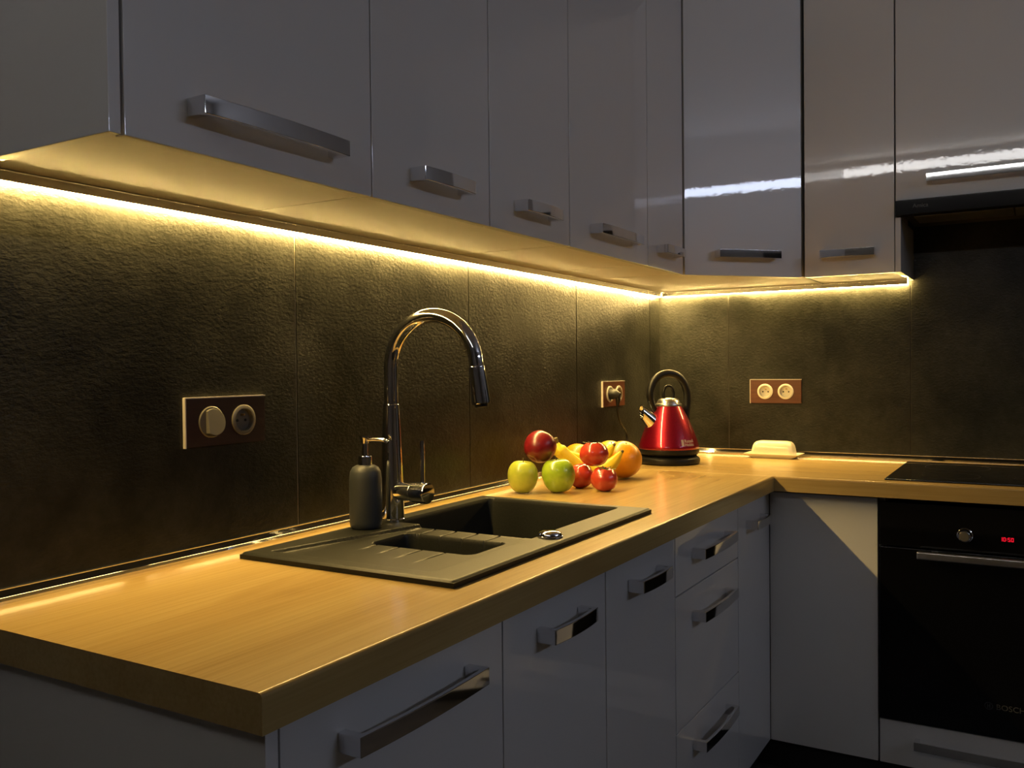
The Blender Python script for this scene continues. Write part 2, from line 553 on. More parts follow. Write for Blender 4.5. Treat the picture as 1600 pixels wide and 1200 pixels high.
# ------------------------------------------------------------------ worktop (two boards, sink cut-out)
SX0, SX1, SY0, SY1 = -2.182, -1.412, -0.530, -0.088       # sink rim
HX0, HX1, HY0, HY1 = SX0 + 0.02, SX1 - 0.02, SY0 + 0.02, SY1 - 0.02
wt = thing('worktop', 'L-shaped oak-look worktop with rounded front edge under sink, fruit and kettle', 'worktop', (-1.3, -0.3, ZC - CT))
bm = B()
xs = [XE, HX0, HX1, BX - 0.0006]; ys = [YF, HY0, HY1, -0.0095]
grid = {}
for zi, z in enumerate((ZC - CT, ZC)):
    for i, x in enumerate(xs):
        for j, y in enumerate(ys):
            grid[i, j, zi] = bm.verts.new((x, y, z))
for i in range(3):
    for j in range(3):
        if (i, j) == (1, 1):
            continue
        bm.faces.new([grid[i, j, 1], grid[i + 1, j, 1], grid[i + 1, j + 1, 1], grid[i, j + 1, 1]])
        bm.faces.new([grid[i, j, 0], grid[i, j + 1, 0], grid[i + 1, j + 1, 0], grid[i + 1, j, 0]])
for i in range(3):
    bm.faces.new([grid[i, 0, 0], grid[i + 1, 0, 0], grid[i + 1, 0, 1], grid[i, 0, 1]])
    bm.faces.new([grid[i, 3, 0], grid[i, 3, 1], grid[i + 1, 3, 1], grid[i + 1, 3, 0]])
    bm.faces.new([grid[0, i, 0], grid[0, i, 1], grid[0, i + 1, 1], grid[0, i + 1, 0]])
    bm.faces.new([grid[3, i, 0], grid[3, i + 1, 0], grid[3, i + 1, 1], grid[3, i, 1]])
hq = [(1, 1), (2, 1), (2, 2), (1, 2)]
for (a, b) in zip(hq, hq[1:] + hq[:1]):
    bm.faces.new([grid[(*a, 0)], grid[(*a, 1)], grid[(*b, 1)], grid[(*b, 0)]])
bmesh.ops.recalc_face_normals(bm, faces=bm.faces[:])
es = [e for e in bm.edges if all(abs(v.co.z - ZC) < 1e-6 and abs(v.co.y - YF) < 1e-6 for v in e.verts)]
bmesh.ops.bevel(bm, geom=es, offset=0.0060, segments=4, profile=0.5, affect='EDGES')
obj('sink_run_board', bm, 'oak_x', wt)
bm = B()
box(bm, BX, -0.0095, -1.95, -0.0095, ZC - CT, ZC)
es = [e for e in bm.edges if all(abs(v.co.z - ZC) < 1e-6 and abs(v.co.x - BX) < 1e-6 for v in e.verts)]
bmesh.ops.bevel(bm, geom=es, offset=0.0060, segments=4, profile=0.5, affect='EDGES')
obj('hob_run_board', bm, 'oak_y', wt)

# wall trim profiles: black strip between two aluminium edges
def trim(name, along, a, b, lab):
    d0 = 0.0087
    prof = [(d0, 0), (0.024, 0), (0.024, 0.003), (0.0135, 0.0165), (d0, 0.0165)]
    def pr(pts, aa, bb):
        bm = B()
        if along == 'x':
            prism(bm, [(-d, ZC + z + 0.0002) for d, z in pts], aa, bb, axis='x')
        else:
            prism(bm, [(-d, ZC + z + 0.0002) for d, z in pts], aa, bb, axis='y')
        return bm
    o = struct(name, pr(prof, a, b), 'black_gloss', lab)
    obj('lower_edge', pr([(0.0242, 0), (0.0262, 0), (0.0262, 0.0038), (0.0225, 0.0078), (0.0206, 0.0078), (0.0242, 0.0032)], a, b), 'chrome', o)
    obj('upper_edge', pr([(d0, 0.0166), (0.0140, 0.0166), (0.0142, 0.0180), (d0, 0.0186)], a, b), 'alu', o)
trim('trim_1', 'x', XE, -0.0285, 'black and aluminium wall trim behind the sink')
trim('trim_2', 'y', -0.0285, -1.95, 'black and aluminium wall trim behind the hob')

# ------------------------------------------------------------------ LED strips
def led_strip(along, a, b, label):
    t = thing('led_strip', label, 'light strip', (0.5 * (a + b), -0.018, HU - 0.014) if along == 'x' else (-0.018, 0.5 * (a + b), HU - 0.014))
    def bx(bm, a_, b_, d0, d1, z0, z1):
        if along == 'x':
            box(bm, a_, b_, -d1, -d0, z0, z1)
        else:
            box(bm, -d1, -d0, a_, b_, z0, z1)
    h = B(); bx(h, a, b, 0.0095, 0.0265, HU - 0.0030, HU - 0.0010); bx(h, a, b, 0.0240, 0.0265, HU - 0.0170, HU - 0.0031)
    obj('housing', h, 'alu', t)
    d = B(); k = max(4, int(abs(b - a) / 0.1)); e = (b - a) / k
    for i in range(k):
        bx(d, a + e * i, a + e * (i + 1), 0.0100, 0.0235, HU - 0.0182, HU - 0.0032)
    obj('diffuser', d, 'led', t, smooth=False)
led_strip('x', -2.59, -0.029, 'glowing warm LED strip under the wall cabinets along the sink wall')
led_strip('y', -0.029, -0.888, 'glowing warm LED strip under the wall cabinets along the hob wall')

# ------------------------------------------------------------------ cabinets
def carcass_bm(x0, x1, y0, y1, z0, z1, t=0.016, open_dir='y-', top=True):
    """hollow cabinet box open to the front; y- : opening towards -y, x- : towards -x"""
    bm = B()
    if open_dir == 'y-':
        box(bm, x0, x0 + t, y0, y1, z0, z1); box(bm, x1 - t, x1, y0, y1, z0, z1)
        box(bm, x0 + t, x1 - t, y0, y1, z0, z0 + t); box(bm, x0 + t, x1 - t, y1 - 0.006, y1, z0 + t, z1 - (t if top else 0))
        if top: box(bm, x0 + t, x1 - t, y0, y1, z1 - t, z1)
    else:
        box(bm, x0, x1, y0, y0 + t, z0, z1); box(bm, x0, x1, y1 - t, y1, z0, z1)
        box(bm, x0, x1, y0 + t, y1 - t, z0, z0 + t); box(bm, x1 - 0.006, x1, y0 + t, y1 - t, z0 + t, z1 - (t if top else 0))
        if top: box(bm, x0, x1, y0 + t, y1 - t, z1 - t, z1)
    return bm

OUTY, ALX = (0, -1, 0), (1, 0, 0)
OUTX, ALY = (-1, 0, 0), (0, 1, 0)
BEV = 0.0016
def front_y(parent, name, x0, x1, z0, z1, yf, L, hz, hx=None, mat='gloss_white'):
    bm = B(); box(bm, x0, x1, yf, yf + 0.018, z0, z1, BEV)
    d = obj(name, bm, mat, parent)
    if L:
        obj('handle', handle_bm(L, ((x0 + x1) / 2 if hx is None else hx, yf, hz), OUTY, ALX), 'chrome', d)
    return d
def front_x(parent, name, y0, y1, z0, z1, xf, L, hz, hy=None, mat='gloss_white'):
    bm = B(); box(bm, xf, xf + 0.018, y0, y1, z0, z1, BEV)
    d = obj(name, bm, mat, parent)
    if L:
        obj('handle', handle_bm(L, (xf, (y0 + y1) / 2 if hy is None else hy, hz), OUTX, ALY), 'chrome', d)
    return d

UF = -0.330
UHZ = ZC + 0.657
GU = 'white gloss wall cabinets'
LL, LS = 0.275, 0.160
# upper run along the sink wall
def upper_y(x0, x1, doors, label):
    t = thing('wall_cabinet', label, 'cabinet', ((x0 + x1) / 2, -0.16, HU), group=GU)
    obj('carcass', carcass_bm(x0 + 0.0014, x1 - 0.0014, -0.310, -0.009, HU, UT), 'matt_white', t)
    for a, b, L in doors:
        front_y(t, 'door', a + 0.0013, b - 0.0013, HU - 0.004, UT - 0.002, UF, L, UHZ)
    return t
upper_y(-2.570, -2.112, [(-2.570, -2.112, LL)], 'single-door white gloss wall cabinet nearest the camera, with large chrome handle')
upper_y(-2.112, -1.401, [(-2.112, -1.750, LS), (-1.750, -1.401, LS)], 'two-door white gloss wall cabinet above the sink and tap')
upper_y(-1.401, -0.922, [(-1.401, -0.922, LL - 0.015)], 'wide single-door white gloss wall cabinet above the fruit')
upper_y(-0.922, -0.638, [(-0.922, -0.638, LS - 0.01)], 'narrow white gloss wall cabinet on the sink wall next to the angled corner cabinet')
bm = B(); box(bm, -2.590, -2.5735, -0.330, -0.009, HU - 0.004, UT, 0.0012)
tag(obj('end_panel', bm, 'gloss_white'), 'white side panel closing the near end of the wall cabinets', 'panel')

# corner wall cabinet with diagonal door
t = thing('corner_wall_cabinet', 'white gloss corner wall cabinet with angled door above the kettle', 'cabinet', (-0.3, -0.3, HU), group=GU)
bm = B(); prism(bm, [(-0.0095, -0.0095), (-0.6365, -0.0095), (-0.6365, -0.3125), (-0.3125, -0.6125), (-0.0095, -0.6125)][::-1], HU, UT)
obj('carcass', bm, 'matt_white', t, smooth=False)
A = Vector((-0.6335, -0.3325)); Bv = Vector((-0.3330, -0.6150))
dirv = (Bv - A).normalized(); nrm = Vector((-dirv.y, dirv.x)); nrm = nrm if nrm.x < 0 else -nrm
A2 = A + dirv * 0.001; B2 = Bv - dirv * 0.001
inn = -nrm * 0.016
bm = B(); prism(bm, [tuple(A2), tuple(B2), tuple(B2 + inn), tuple(A2 + inn)], HU - 0.004, UT - 0.002, BEV)
d = obj('door', bm, 'gloss_white', t)
mid = (A + Bv) / 2 + dirv * 0.004
obj('handle', handle_bm(0.215, (mid.x, mid.y, ZC + 0.668), (nrm.x, nrm.y, 0), (dirv.x, dirv.y, 0)), 'chrome', d)

# hob wall uppers
t = thing('wall_cabinet', 'white gloss wall cabinet between the angled corner cabinet and the cooker hood', 'cabinet', (-0.16, -0.75, HU), group=GU)
obj('carcass', carcass_bm(-0.310, -0.009, -0.8885, -0.6205, HU, UT, open_dir='x-'), 'matt_white', t)
front_x(t, 'door', -0.8875, -0.6230, HU - 0.004, UT - 0.002, UF, LS, ZC + 0.668)
bm = B(); box(bm, -0.330, -0.009, -0.9055, -0.8895, HU - 0.004, ZC + 0.766, 0.0012)
obj('side_panel', bm, 'gloss_white', t)
t = thing('wall_cabinet', 'white gloss wall cabinet directly above the black cooker hood', 'cabinet', (-0.16, -1.19, ZC + 0.816), group=GU)
obj('carcass', carcass_bm(-0.310, -0.009, -1.490, -0.8920, ZC + 0.830, UT, open_dir='x-'), 'matt_white', t)
front_x(t, 'door', -1.489, -0.8915, ZC + 0.816, UT - 0.002, UF, 0.44, ZC + 0.872, -1.198)

# ------------------------------------------------------------------ cooker hood
t = thing('cooker_hood', 'slim black built-in cooker hood under the wall cabinet', 'cooker hood', (-0.16, -1.19, ZC + 0.77))
bm = B(); box(bm, -0.300, -0.012, -1.488, -0.908, ZC + 0.777, ZC + 0.828, 0.002)
obj('body', bm, 'black_matt', t)
bm = B(); box(bm, -0.345, -0.302, -1.489, -0.8915, ZC + 0.769, ZC + 0.8145, 0.0025)
obj('front_bar', bm, 'black_gloss', t)
for y0, y1 in ((-1.470, -1.205), (-1.200, -0.935)):
    bm = B(); box(bm, -0.270, -0.120, y0, y1, ZC + 0.7725, ZC + 0.7768, 0.001)
    f = obj('grease_filter', bm, 'brushed', t)
bm = text_bm('Amica', 0.017)
bmesh.ops.transform(bm, matrix=Matrix(((0, 0, -1, -0.3453), (-1, 0, 0, -0.940), (0, 1, 0, ZC + 0.789), (0, 0, 0, 1))), verts=bm.verts)
obj('lettering', bm, 'print_dim', t, smooth=False)

# ------------------------------------------------------------------ base units, sink run
BT = ZC - 0.054          # top of fronts
BB = ZC - 0.800          # bottom of fronts
HZ = ZC - 0.108
GB = 'white gloss base cabinets'
CTOP = ZC - CT - 0.001
def base_y(x0, x1, label, depth0=-0.551):
    t = thing('base_cabinet', label, 'cabinet', ((x0 + x1) / 2, -0.28, BB), group=GB)
    obj('carcass', carcass_bm(x0 + 0.0005, x1 - 0.0005, depth0, -0.012, BB, CTOP, top=False), 'matt_white', t)
    return t
t = base_y(-2.570, -2.112, 'white gloss base cabinet with long chrome handle at the free end of the worktop')
front_y(t, 'door', -2.5690, -2.1133, BB, BT, YB, LL, HZ)
t = base_y(-2.112, -1.374, 'white gloss two-door base cabinet below the sink')
front_y(t, 'door', -2.1107, -1.7430, BB, BT, YB, LS, HZ)
front_y(t, 'door', -1.7400, -1.3755, BB, BT, YB, LS, HZ)
t = base_y(-1.374, -0.895, 'white gloss base cabinet with three drawers and long chrome handles')
for z0, z1, hz in ((ZC - 0.190, BT, ZC - 0.112), (ZC - 0.497, ZC - 0.193, ZC - 0.258), (BB, ZC - 0.500, ZC - 0.560)):
    front_y(t, 'drawer', -1.3725, -0.8965, z0, z1, YB, LL - 0.015, hz)
t = base_y(-0.895, -0.572, 'narrow white gloss base cabinet in the inner corner beside the drawers')
front_y(t, 'door', -0.8935, -0.5722, BB, BT, YB, LS - 0.01, ZC - 0.115, -0.745)
bm = B(); box(bm, -2.590, -2.5715, -0.570, -0.010, 0.0, CTOP, 0.0012)
tag(obj('end_panel', bm, 'gloss_white'), 'white side panel closing the near end of the base cabinets', 'panel')
bm = B(); box(bm, -2.5700, -0.530, -0.520, -0.504, 0.0, BB - 0.002)
tag(obj('plinth', bm, 'plinth'), 'dark recessed plinth under the base cabinets along the sink wall', 'plinth')

# corner filler and hob run
bm = B(); box(bm, -0.5700, -0.5520, -0.8725, -0.5705, BB, BT, BEV)
tag(obj('filler_panel', bm, 'gloss_white'), 'plain white handleless front panel in the corner beside the oven', 'panel')
t = thing('oven_housing', 'white oven housing with a shallow drawer below the black oven', 'cabinet', (-0.3, -1.175, BB), group=GB)
bm = B()
box(bm, -0.551, -0.012, -0.8900, -0.8740, BB, CTOP); box(bm, -0.551, -0.012, -1.4760, -1.4600, BB, CTOP)
box(bm, -0.551, -0.012, -1.4600, -0.8900, BB, BB + 0.016); box(bm, -0.551, -0.012, -1.4600, -0.8900, ZC - 0.695, ZC - 0.679)
obj('carcass', bm, 'matt_white', t)
front_x(t, 'drawer', -1.4745, -0.8765, BB, ZC - 0.677, YB, 0.44, ZC - 0.727, -1.188)
t = thing('base_cabinet', 'white gloss base cabinet right of the oven', 'cabinet', (-0.3, -1.71, BB), group=GB)
obj('carcass', carcass_bm(-0.551, -0.012, -1.945, -1.477, BB, CTOP, open_dir='x-', top=False), 'matt_white', t)
front_x(t, 'door', -1.944, -1.478, BB, BT, YB, LL, HZ)
bm = B(); box(bm, -0.520, -0.504, -1.945, -0.522, 0.0, BB - 0.002)
tag(obj('plinth', bm, 'plinth'), 'dark recessed plinth under the oven run', 'plinth')

# ------------------------------------------------------------------ oven
t = thing('oven', 'black glass built-in oven with silver bar handle and red clock', 'oven', (-0.3, -1.175, ZC - 0.675))
bm = B(); box(bm, -0.5505, -0.06, -1.455, -0.895, ZC - 0.672, ZC - 0.075)
obj('body', bm, 'black_matt', t)
bm = B(); box(bm, -0.5760, -0.5515, -1.4735, -0.8775, ZC - 0.184, ZC - 0.062, 0.002)
cp = obj('control_panel', bm, 'black_glass', t)
bm = B(); box(bm, -0.5760, -0.5515, -1.4735, -0.8775, ZC - 0.6735, ZC - 0.188, 0.002)
od = obj('oven_door', bm, 'black_glass', t)
# handle bar
bm = B(); box(bm, -0.622, -0.606, -1.386, -0.978, ZC - 0.208, ZC - 0.186, 0.004, 3)
for y in (-1.345, -1.02):
    box(bm, -0.608, -0.5765, y - 0.008, y + 0.008, ZC - 0.204, ZC - 0.190)
obj('handle', bm, 'brushed', od)
# rotary knob
kb = B(); lathe(kb, [(0.0, -0.026), (0.0135, -0.026), (0.0155, -0.0245), (0.0165, -0.022), (0.0175, -0.004), (0.0195, -0.0025), (0.0200, 0.0)], 32, center=(-0.5762, -1.093, ZC - 0.139), axis='x')
kn = obj('knob', kb, 'chrome', cp)
kb = B(); lathe(kb, [(0.0, -0.0285), (0.0115, -0.0285), (0.0125, -0.0262), (0.0, -0.0262)], 32, center=(-0.5762, -1.093, ZC - 0.139), axis='x')
obj('knob_face', kb, 'socket_grey', cp)
# seven segment clock 10:50
SEG = {'0': 'abcdef', '1': 'bc', '5': 'acdfg'}
bm = B()
dw, dh, st = 0.0058, 0.0105, 0.0015
x = 0.0
def segbox(u0, u1, v0, v1):
    y = lambda u: -1.1755 - u
    box(bm, -0.5766, -0.5761, y(u0), y(u1), ZC - 0.1475 + v0, ZC - 0.1475 + v1)
for ch in '10:50':
    if ch == ':':
        segbox(x, x + st, 0.0025, 0.0025 + st); segbox(x, x + st, 0.0065, 0.0065 + st); x += 0.0032; continue
    S = SEG[ch]
    if 'a' in S: segbox(x, x + dw, dh - st, dh)
    if 'd' in S: segbox(x, x + dw, 0, st)
    if 'g' in S: segbox(x, x + dw, dh / 2 - st / 2, dh / 2 + st / 2)
    if 'b' in S: segbox(x + dw - st, x + dw, dh / 2, dh)
    if 'c' in S: segbox(x + dw - st, x + dw, 0, dh / 2)
    if 'e' in S: segbox(x, x + st, 0, dh / 2)
    if 'f' in S: segbox(x, x + st, dh / 2, dh)
    x += dw + 0.0018
o = obj('clock_digits', bm, 'digits', cp, smooth=False)
o['label'] = 'glowing red clock digits'
bm = text_bm('BOSCH', 0.021)
bmesh.ops.transform(bm, matrix=Matrix(((0, 0, -1, -0.5764), (-1, 0, 0, -1.166), (0, 1, 0, ZC - 0.597), (0, 0, 0, 1))), verts=bm.verts)
obj('lettering', bm, 'print_dark', od, smooth=False)
bm = B()
for r0, r1 in ((0.0085, 0.0098),):
    for i in range(28):
        a0, a1 = 2 * PI * i / 28, 2 * PI * (i + 1) / 28
        bm.faces.new([bm.verts.new((-0.5764, -1.149 + r * math.cos(a), ZC - 0.590 + r * math.sin(a))) for r, a in ((r0, a0), (r1, a0), (r1, a1), (r0, a1))])
for y0, y1, z0, z1 in ((-1.1525, -1.1510, -0.006, 0.006), (-1.1470, -1.1455, -0.006, 0.006), (-1.151, -1.147, -0.0008, 0.0008)):
    bm.faces.new([bm.verts.new(p) for p in ((-0.5764, y0, ZC - 0.590 + z0), (-0.5764, y1, ZC - 0.590 + z0), (-0.5764, y1, ZC - 0.590 + z1), (-0.5764, y0, ZC - 0.590 + z1))])
obj('emblem', bm, 'print_dark', od, smooth=False)

# ------------------------------------------------------------------ hob
t = thing('induction_hob', 'black glass hob set in the worktop above the oven', 'hob', (-0.34, -1.18, ZC))
bm = B(); box(bm, -0.588, -0.085, -1.470, -0.893, ZC + 0.0002, ZC + 0.0052, 0.0018)
g = obj('glass_plate', bm, 'black_glass', t)
for cx, cy, r in ((-0.22, -1.05, 0.09), (-0.45, -1.05, 0.075), (-0.22, -1.31, 0.075), (-0.45, -1.31, 0.105)):
    bm = B()
    for i in range(40):
        a0, a1 = 2 * PI * i / 40, 2 * PI * (i + 1) / 40
        bm.faces.new([bm.verts.new((cx + q * math.cos(a), cy + q * math.sin(a), ZC + 0.0054)) for q, a in ((r - 0.001, a0), (r, a0), (r, a1), (r - 0.001, a1))])
    obj('cooking_zone_ring', bm, 'hob_print', g, smooth=False)

# ------------------------------------------------------------------ sink (height field with two bowls, drainer and tap ledge)
t = thing('sink', 'dark grey composite sink with one and a half bowls and ribbed drainer', 'sink', ((SX0 + SX1) / 2, (SY0 + SY1) / 2, ZC))
RIM = 0.0115
def rr(x, y, x0, x1, y0, y1, r):
    """signed distance inside a rounded rectangle (positive inside)"""
    cx, cy = (x0 + x1) / 2, (y0 + y1) / 2
    qx, qy = abs(x - cx) - (x1 - x0) / 2 + r, abs(y - cy) - (y1 - y0) / 2 + r
    return r - (math.hypot(max(qx, 0), max(qy, 0)) + min(max(qx, qy), 0))
def sst(a, b, x):
    k = min(1, max(0, (x - a) / (b - a))); return k * k * (3 - 2 * k)
GROOVES = [-0.235, -0.285, -0.335, -0.385]
def bowl(d, depth):
    if d <= 0: return 0.0
    e = 0.004
    if d < e: return -0.5 * d * d / e * 9
    wall = (d - e / 2) * 9
    return -min(wall, depth) if wall < depth * 0.96 else -(depth * 0.96 + (1 - math.exp(-(wall - depth * 0.96) / (depth * 0.3))) * depth * 0.04)
def sink_z(x, y):
    z = RIM
    # sunken drainer field: everything left of the big bowl except the tap ledge
    led = -0.150 - 0.075 * sst(-2.14, -1.80, x)      # slanting front edge of the tap ledge
    led = -0.128 - 0.072 * (x + 2.14) / 0.34 if x > -2.14 else -0.128
    d = min(rr(x, y, -2.150, -1.795, -0.470, -0.090, 0.012), (led - y))
    z -= 0.0065 * sst(0.0, 0.0040, d)
    # ribs across drainer and divider
    if -2.14 < x < -1.80:
        for g in GROOVES:
            lo = -2.085 + (g + 0.385) * 0.25
            if lo < x < -1.785:
                k = 1 - sst(0.0010, 0.0026, abs(y - g))
                z -= 0.0026 * k * min(1, (x - lo) / 0.05)
    z += bowl(rr(x, y, -1.995, -1.868, -0.438, -0.212, 0.022), 0.115)
    z += bowl(rr(x, y, -1.815, -1.437, -0.466, -0.126, 0.016), 0.185)
    # lower divider between the bowls
    if -1.868 <= x <= -1.815 and -0.44 < y < -0.2:
        z -= 0.002 * sst(0, 0.01, min(x + 1.868, -1.815 - x) + 0.004)
    # soft outer edge
    e = rr(x, y, SX0, SX1, SY0, SY1, 0.006)
    z -= 0.0035 * (1 - sst(0, 0.005, e)) 
    return ZC + z
def axis_pts(a, b, step, dense):
    pts = set()
    n = int(round((b - a) / step))
    for i in range(n + 1):
        pts.add(round(a + (b - a) * i / n, 5))
    for c, wd, stp in dense:
        k = int(wd / stp)
        for i in range(-k, k + 1):
            v = round(c + i * stp, 5)
            if a < v < b: pts.add(v)
    out = []
    for v in sorted(pts):
        if not out or v - out[-1] > 0.0007: out.append(v)
    out[-1] = b
    return out
gx = axis_pts(SX0, SX1, 0.003, [(-1.995, .03, .0015), (-1.868, .03, .0015), (-1.815, .03, .0015), (-1.437, .03, .0015), (-2.15, .008, .0015)])
gy = axis_pts(SY0, SY1, 0.002, [(-0.438, .03, .0015), (-0.212, .03, .0015), (-0.466, .03, .0015), (-0.126, .03, .0015)] + [(g, .005, .001) for g in GROOVES])
bm = B()
V = [[bm.verts.new((x, y, sink_z(x, y))) for y in gy] for x in gx]
for i in range(len(gx) - 1):
    for j in range(len(gy) - 1):
        bm.faces.new([V[i][j], V[i + 1][j], V[i + 1][j + 1], V[i][j + 1]])
# skirt down to the worktop
edge = [V[i][0] for i in range(len(gx))] + [V[-1][j] for j in range(1, len(gy))] + [V[i][-1] for i in range(len(gx) - 2, -1, -1)] + [V[0][j] for j in range(len(gy) - 2, 0, -1)]
low = [bm.verts.new((v.co.x, v.co.y, ZC + 0.0003)) for v in edge]
for i in range(len(edge)):
    j = (i + 1) % len(edge)
    bm.faces.new([edge[i], low[i], low[j], edge[j]])
bmesh.ops.recalc_face_normals(bm, faces=bm.faces[:])
basin = obj('basin', bm, 'sink', t, ang=0.9)
# outlets inside the bowls
for cx, cy, dz in ((-1.626, -0.296, 0.172), (-1.931, -0.325, 0.103)):
    bm = B(); lathe(bm, [(0, 0.003), (0.030, 0.003), (0.042, 0.002), (0.045, 0.0)], 28, center=(cx, cy, ZC - dz + 0.0008))
    obj('drain_outlet', bm, 'chrome', t)
# pop-up control knob on the front rim
bm = B(); lathe(bm, [(0.0225, 0), (0.0225, 0.004), (0.0205, 0.0075), (0.014, 0.0105), (0.0, 0.0118)], 32, center=(-1.812, -0.492, ZC + RIM + 0.0002))
lathe(bm, [(0.0238, 0), (0.0238, 0.002), (0.0226, 0.003)], 32, center=(-1.812, -0.492, ZC + RIM + 0.0002))
o = obj('drain_control_knob', bm, 'chrome', t); o['label'] = 'round chrome control button'

# ------------------------------------------------------------------ tap
FX, FY = -1.806, -0.122
FZ = ZC + RIM + 0.0004
t = thing('kitchen_tap', 'tall chrome swan-neck kitchen tap behind the sink', 'tap', (FX, FY, FZ))
bm = B(); lathe(bm, [(0, 0), (0.0255, 0), (0.0255, 0.004), (0.0240, 0.006), (0.0238, 0.055), (0.0222, 0.10), (0.0165, 0.235), (0.0160, 0.238), (0.0150, 0.239), (0.0150, 0.2405), (0, 0.2405)], 40, center=(FX, FY, FZ))
obj('body', bm, 'chrome', t)
R_ = 0.104; zc = FZ + 0.312
pts = [(FX, FY, FZ + 0.2405), (FX, FY, FZ + 0.27), (FX, FY, zc - 0.015)]
sweep = math.radians(172)
for i in range(29):
    a = sweep * i / 28
    pts.append((FX, FY - R_ + R_ * math.cos(a), zc + R_ * math.sin(a)))
end = Vector(pts[-1]); tdir = Vector((0, -math.sin(sweep), math.cos(sweep)))
end2 = end + tdir * 0.012
pts.append(tuple(end2))
bm = B(); tube(bm, pts, 0.0143, 24)
obj('spout', bm, 'chrome', t)
hd = [end2, end2 + tdir * 0.0015, end2 + tdir * 0.003, end2 + tdir * 0.070, end2 + tdir * 0.074]
bm = B(); tube(bm, hd, [0.0150, 0.0160, 0.0162, 0.0182, 0.0172], 24)
sh = obj('spray_head', bm, 'chrome', t)
bm = B(); tube(bm, [hd[-1] + tdir * 0.0002, hd[-1] + tdir * 0.006], [0.0135, 0.0125], 20)
obj('aerator', bm, 'black_plastic', sh)
LZ = FZ + 0.061
bm = B(); lathe(bm, [(0.0, 0.004), (0.0175, 0.004), (0.0185, 0.02), (0.0188, 0.052), (0.0178, 0.0535)], 32, center=(FX, FY - 0.0, LZ), axis='y')
for v in bm.verts: v.co.y = FY - (v.co.y - FY)
obj('valve_housing', bm, 'chrome', t)
bm = B(); lathe(bm, [(0.0180, 0.0535), (0.0212, 0.055), (0.0216, 0.060), (0.0216, 0.088), (0.0205, 0.091), (0.0, 0.0925)], 32, center=(FX, FY - 0.0, LZ), axis='y')
for v in bm.verts: v.co.y = FY - (v.co.y - FY)
lv = obj('lever_hub', bm, 'chrome', t)
bm = B(); tube(bm, [(FX, FY - 0.077, LZ + 0.018), (FX + 0.001, FY - 0.0765, LZ + 0.06), (FX + 0.003, FY - 0.075, LZ + 0.105)], [0.0048, 0.0046, 0.0044], 14)
obj('lever', bm, 'chrome', lv)

# ------------------------------------------------------------------ soap dispenser
QX, QY = -1.897, -0.128
t = thing('soap_dispenser', 'matt dark grey soap dispenser with chrome pump beside the tap', 'soap dispenser', (QX, QY, FZ))
bm = B(); lathe(bm, [(0, 0), (0.027, 0), (0.0305, 0.004), (0.0318, 0.012), (0.0322, 0.06), (0.0318, 0.095), (0.0300, 0.110), (0.0255, 0.1185), (0.0185, 0.1225), (0.0140, 0.1235), (0, 0.1235)], 40, center=(QX, QY, FZ))
obj('bottle', bm, 'soap', t)
bm = B(); lathe(bm, [(0, 0.1237), (0.0135, 0.1237), (0.0135, 0.1390), (0.0125, 0.1410), (0.0060, 0.1415), (0.0058, 0.1440), (0.0056, 0.165), (0.0, 0.165)], 28, center=(QX, QY, FZ))
pc = obj('pump_collar', bm, 'chrome', t)
bm = B(); lathe(bm, [(0.0065, 0.1652), (0.0072, 0.1660), (0.0088, 0.1760), (0.0118, 0.1775), (0.0118, 0.1800), (0, 0.1805)], 24, center=(QX, QY, FZ))
ph = obj('pump_head', bm, 'chrome', t)
nd = Vector((0.20, -0.98, 0))
p0 = Vector((QX, QY, FZ + 0.1730))
bm = B(); tube(bm, spline([p0 + nd * 0.006, p0 + nd * 0.025 + Vector((0, 0, 0.0005)), p0 + nd * 0.042 - Vector((0, 0, 0.001)), p0 + nd * 0.050 - Vector((0, 0, 0.005))], 5), 0.0038, 12)
obj('nozzle', bm, 'chrome', ph)

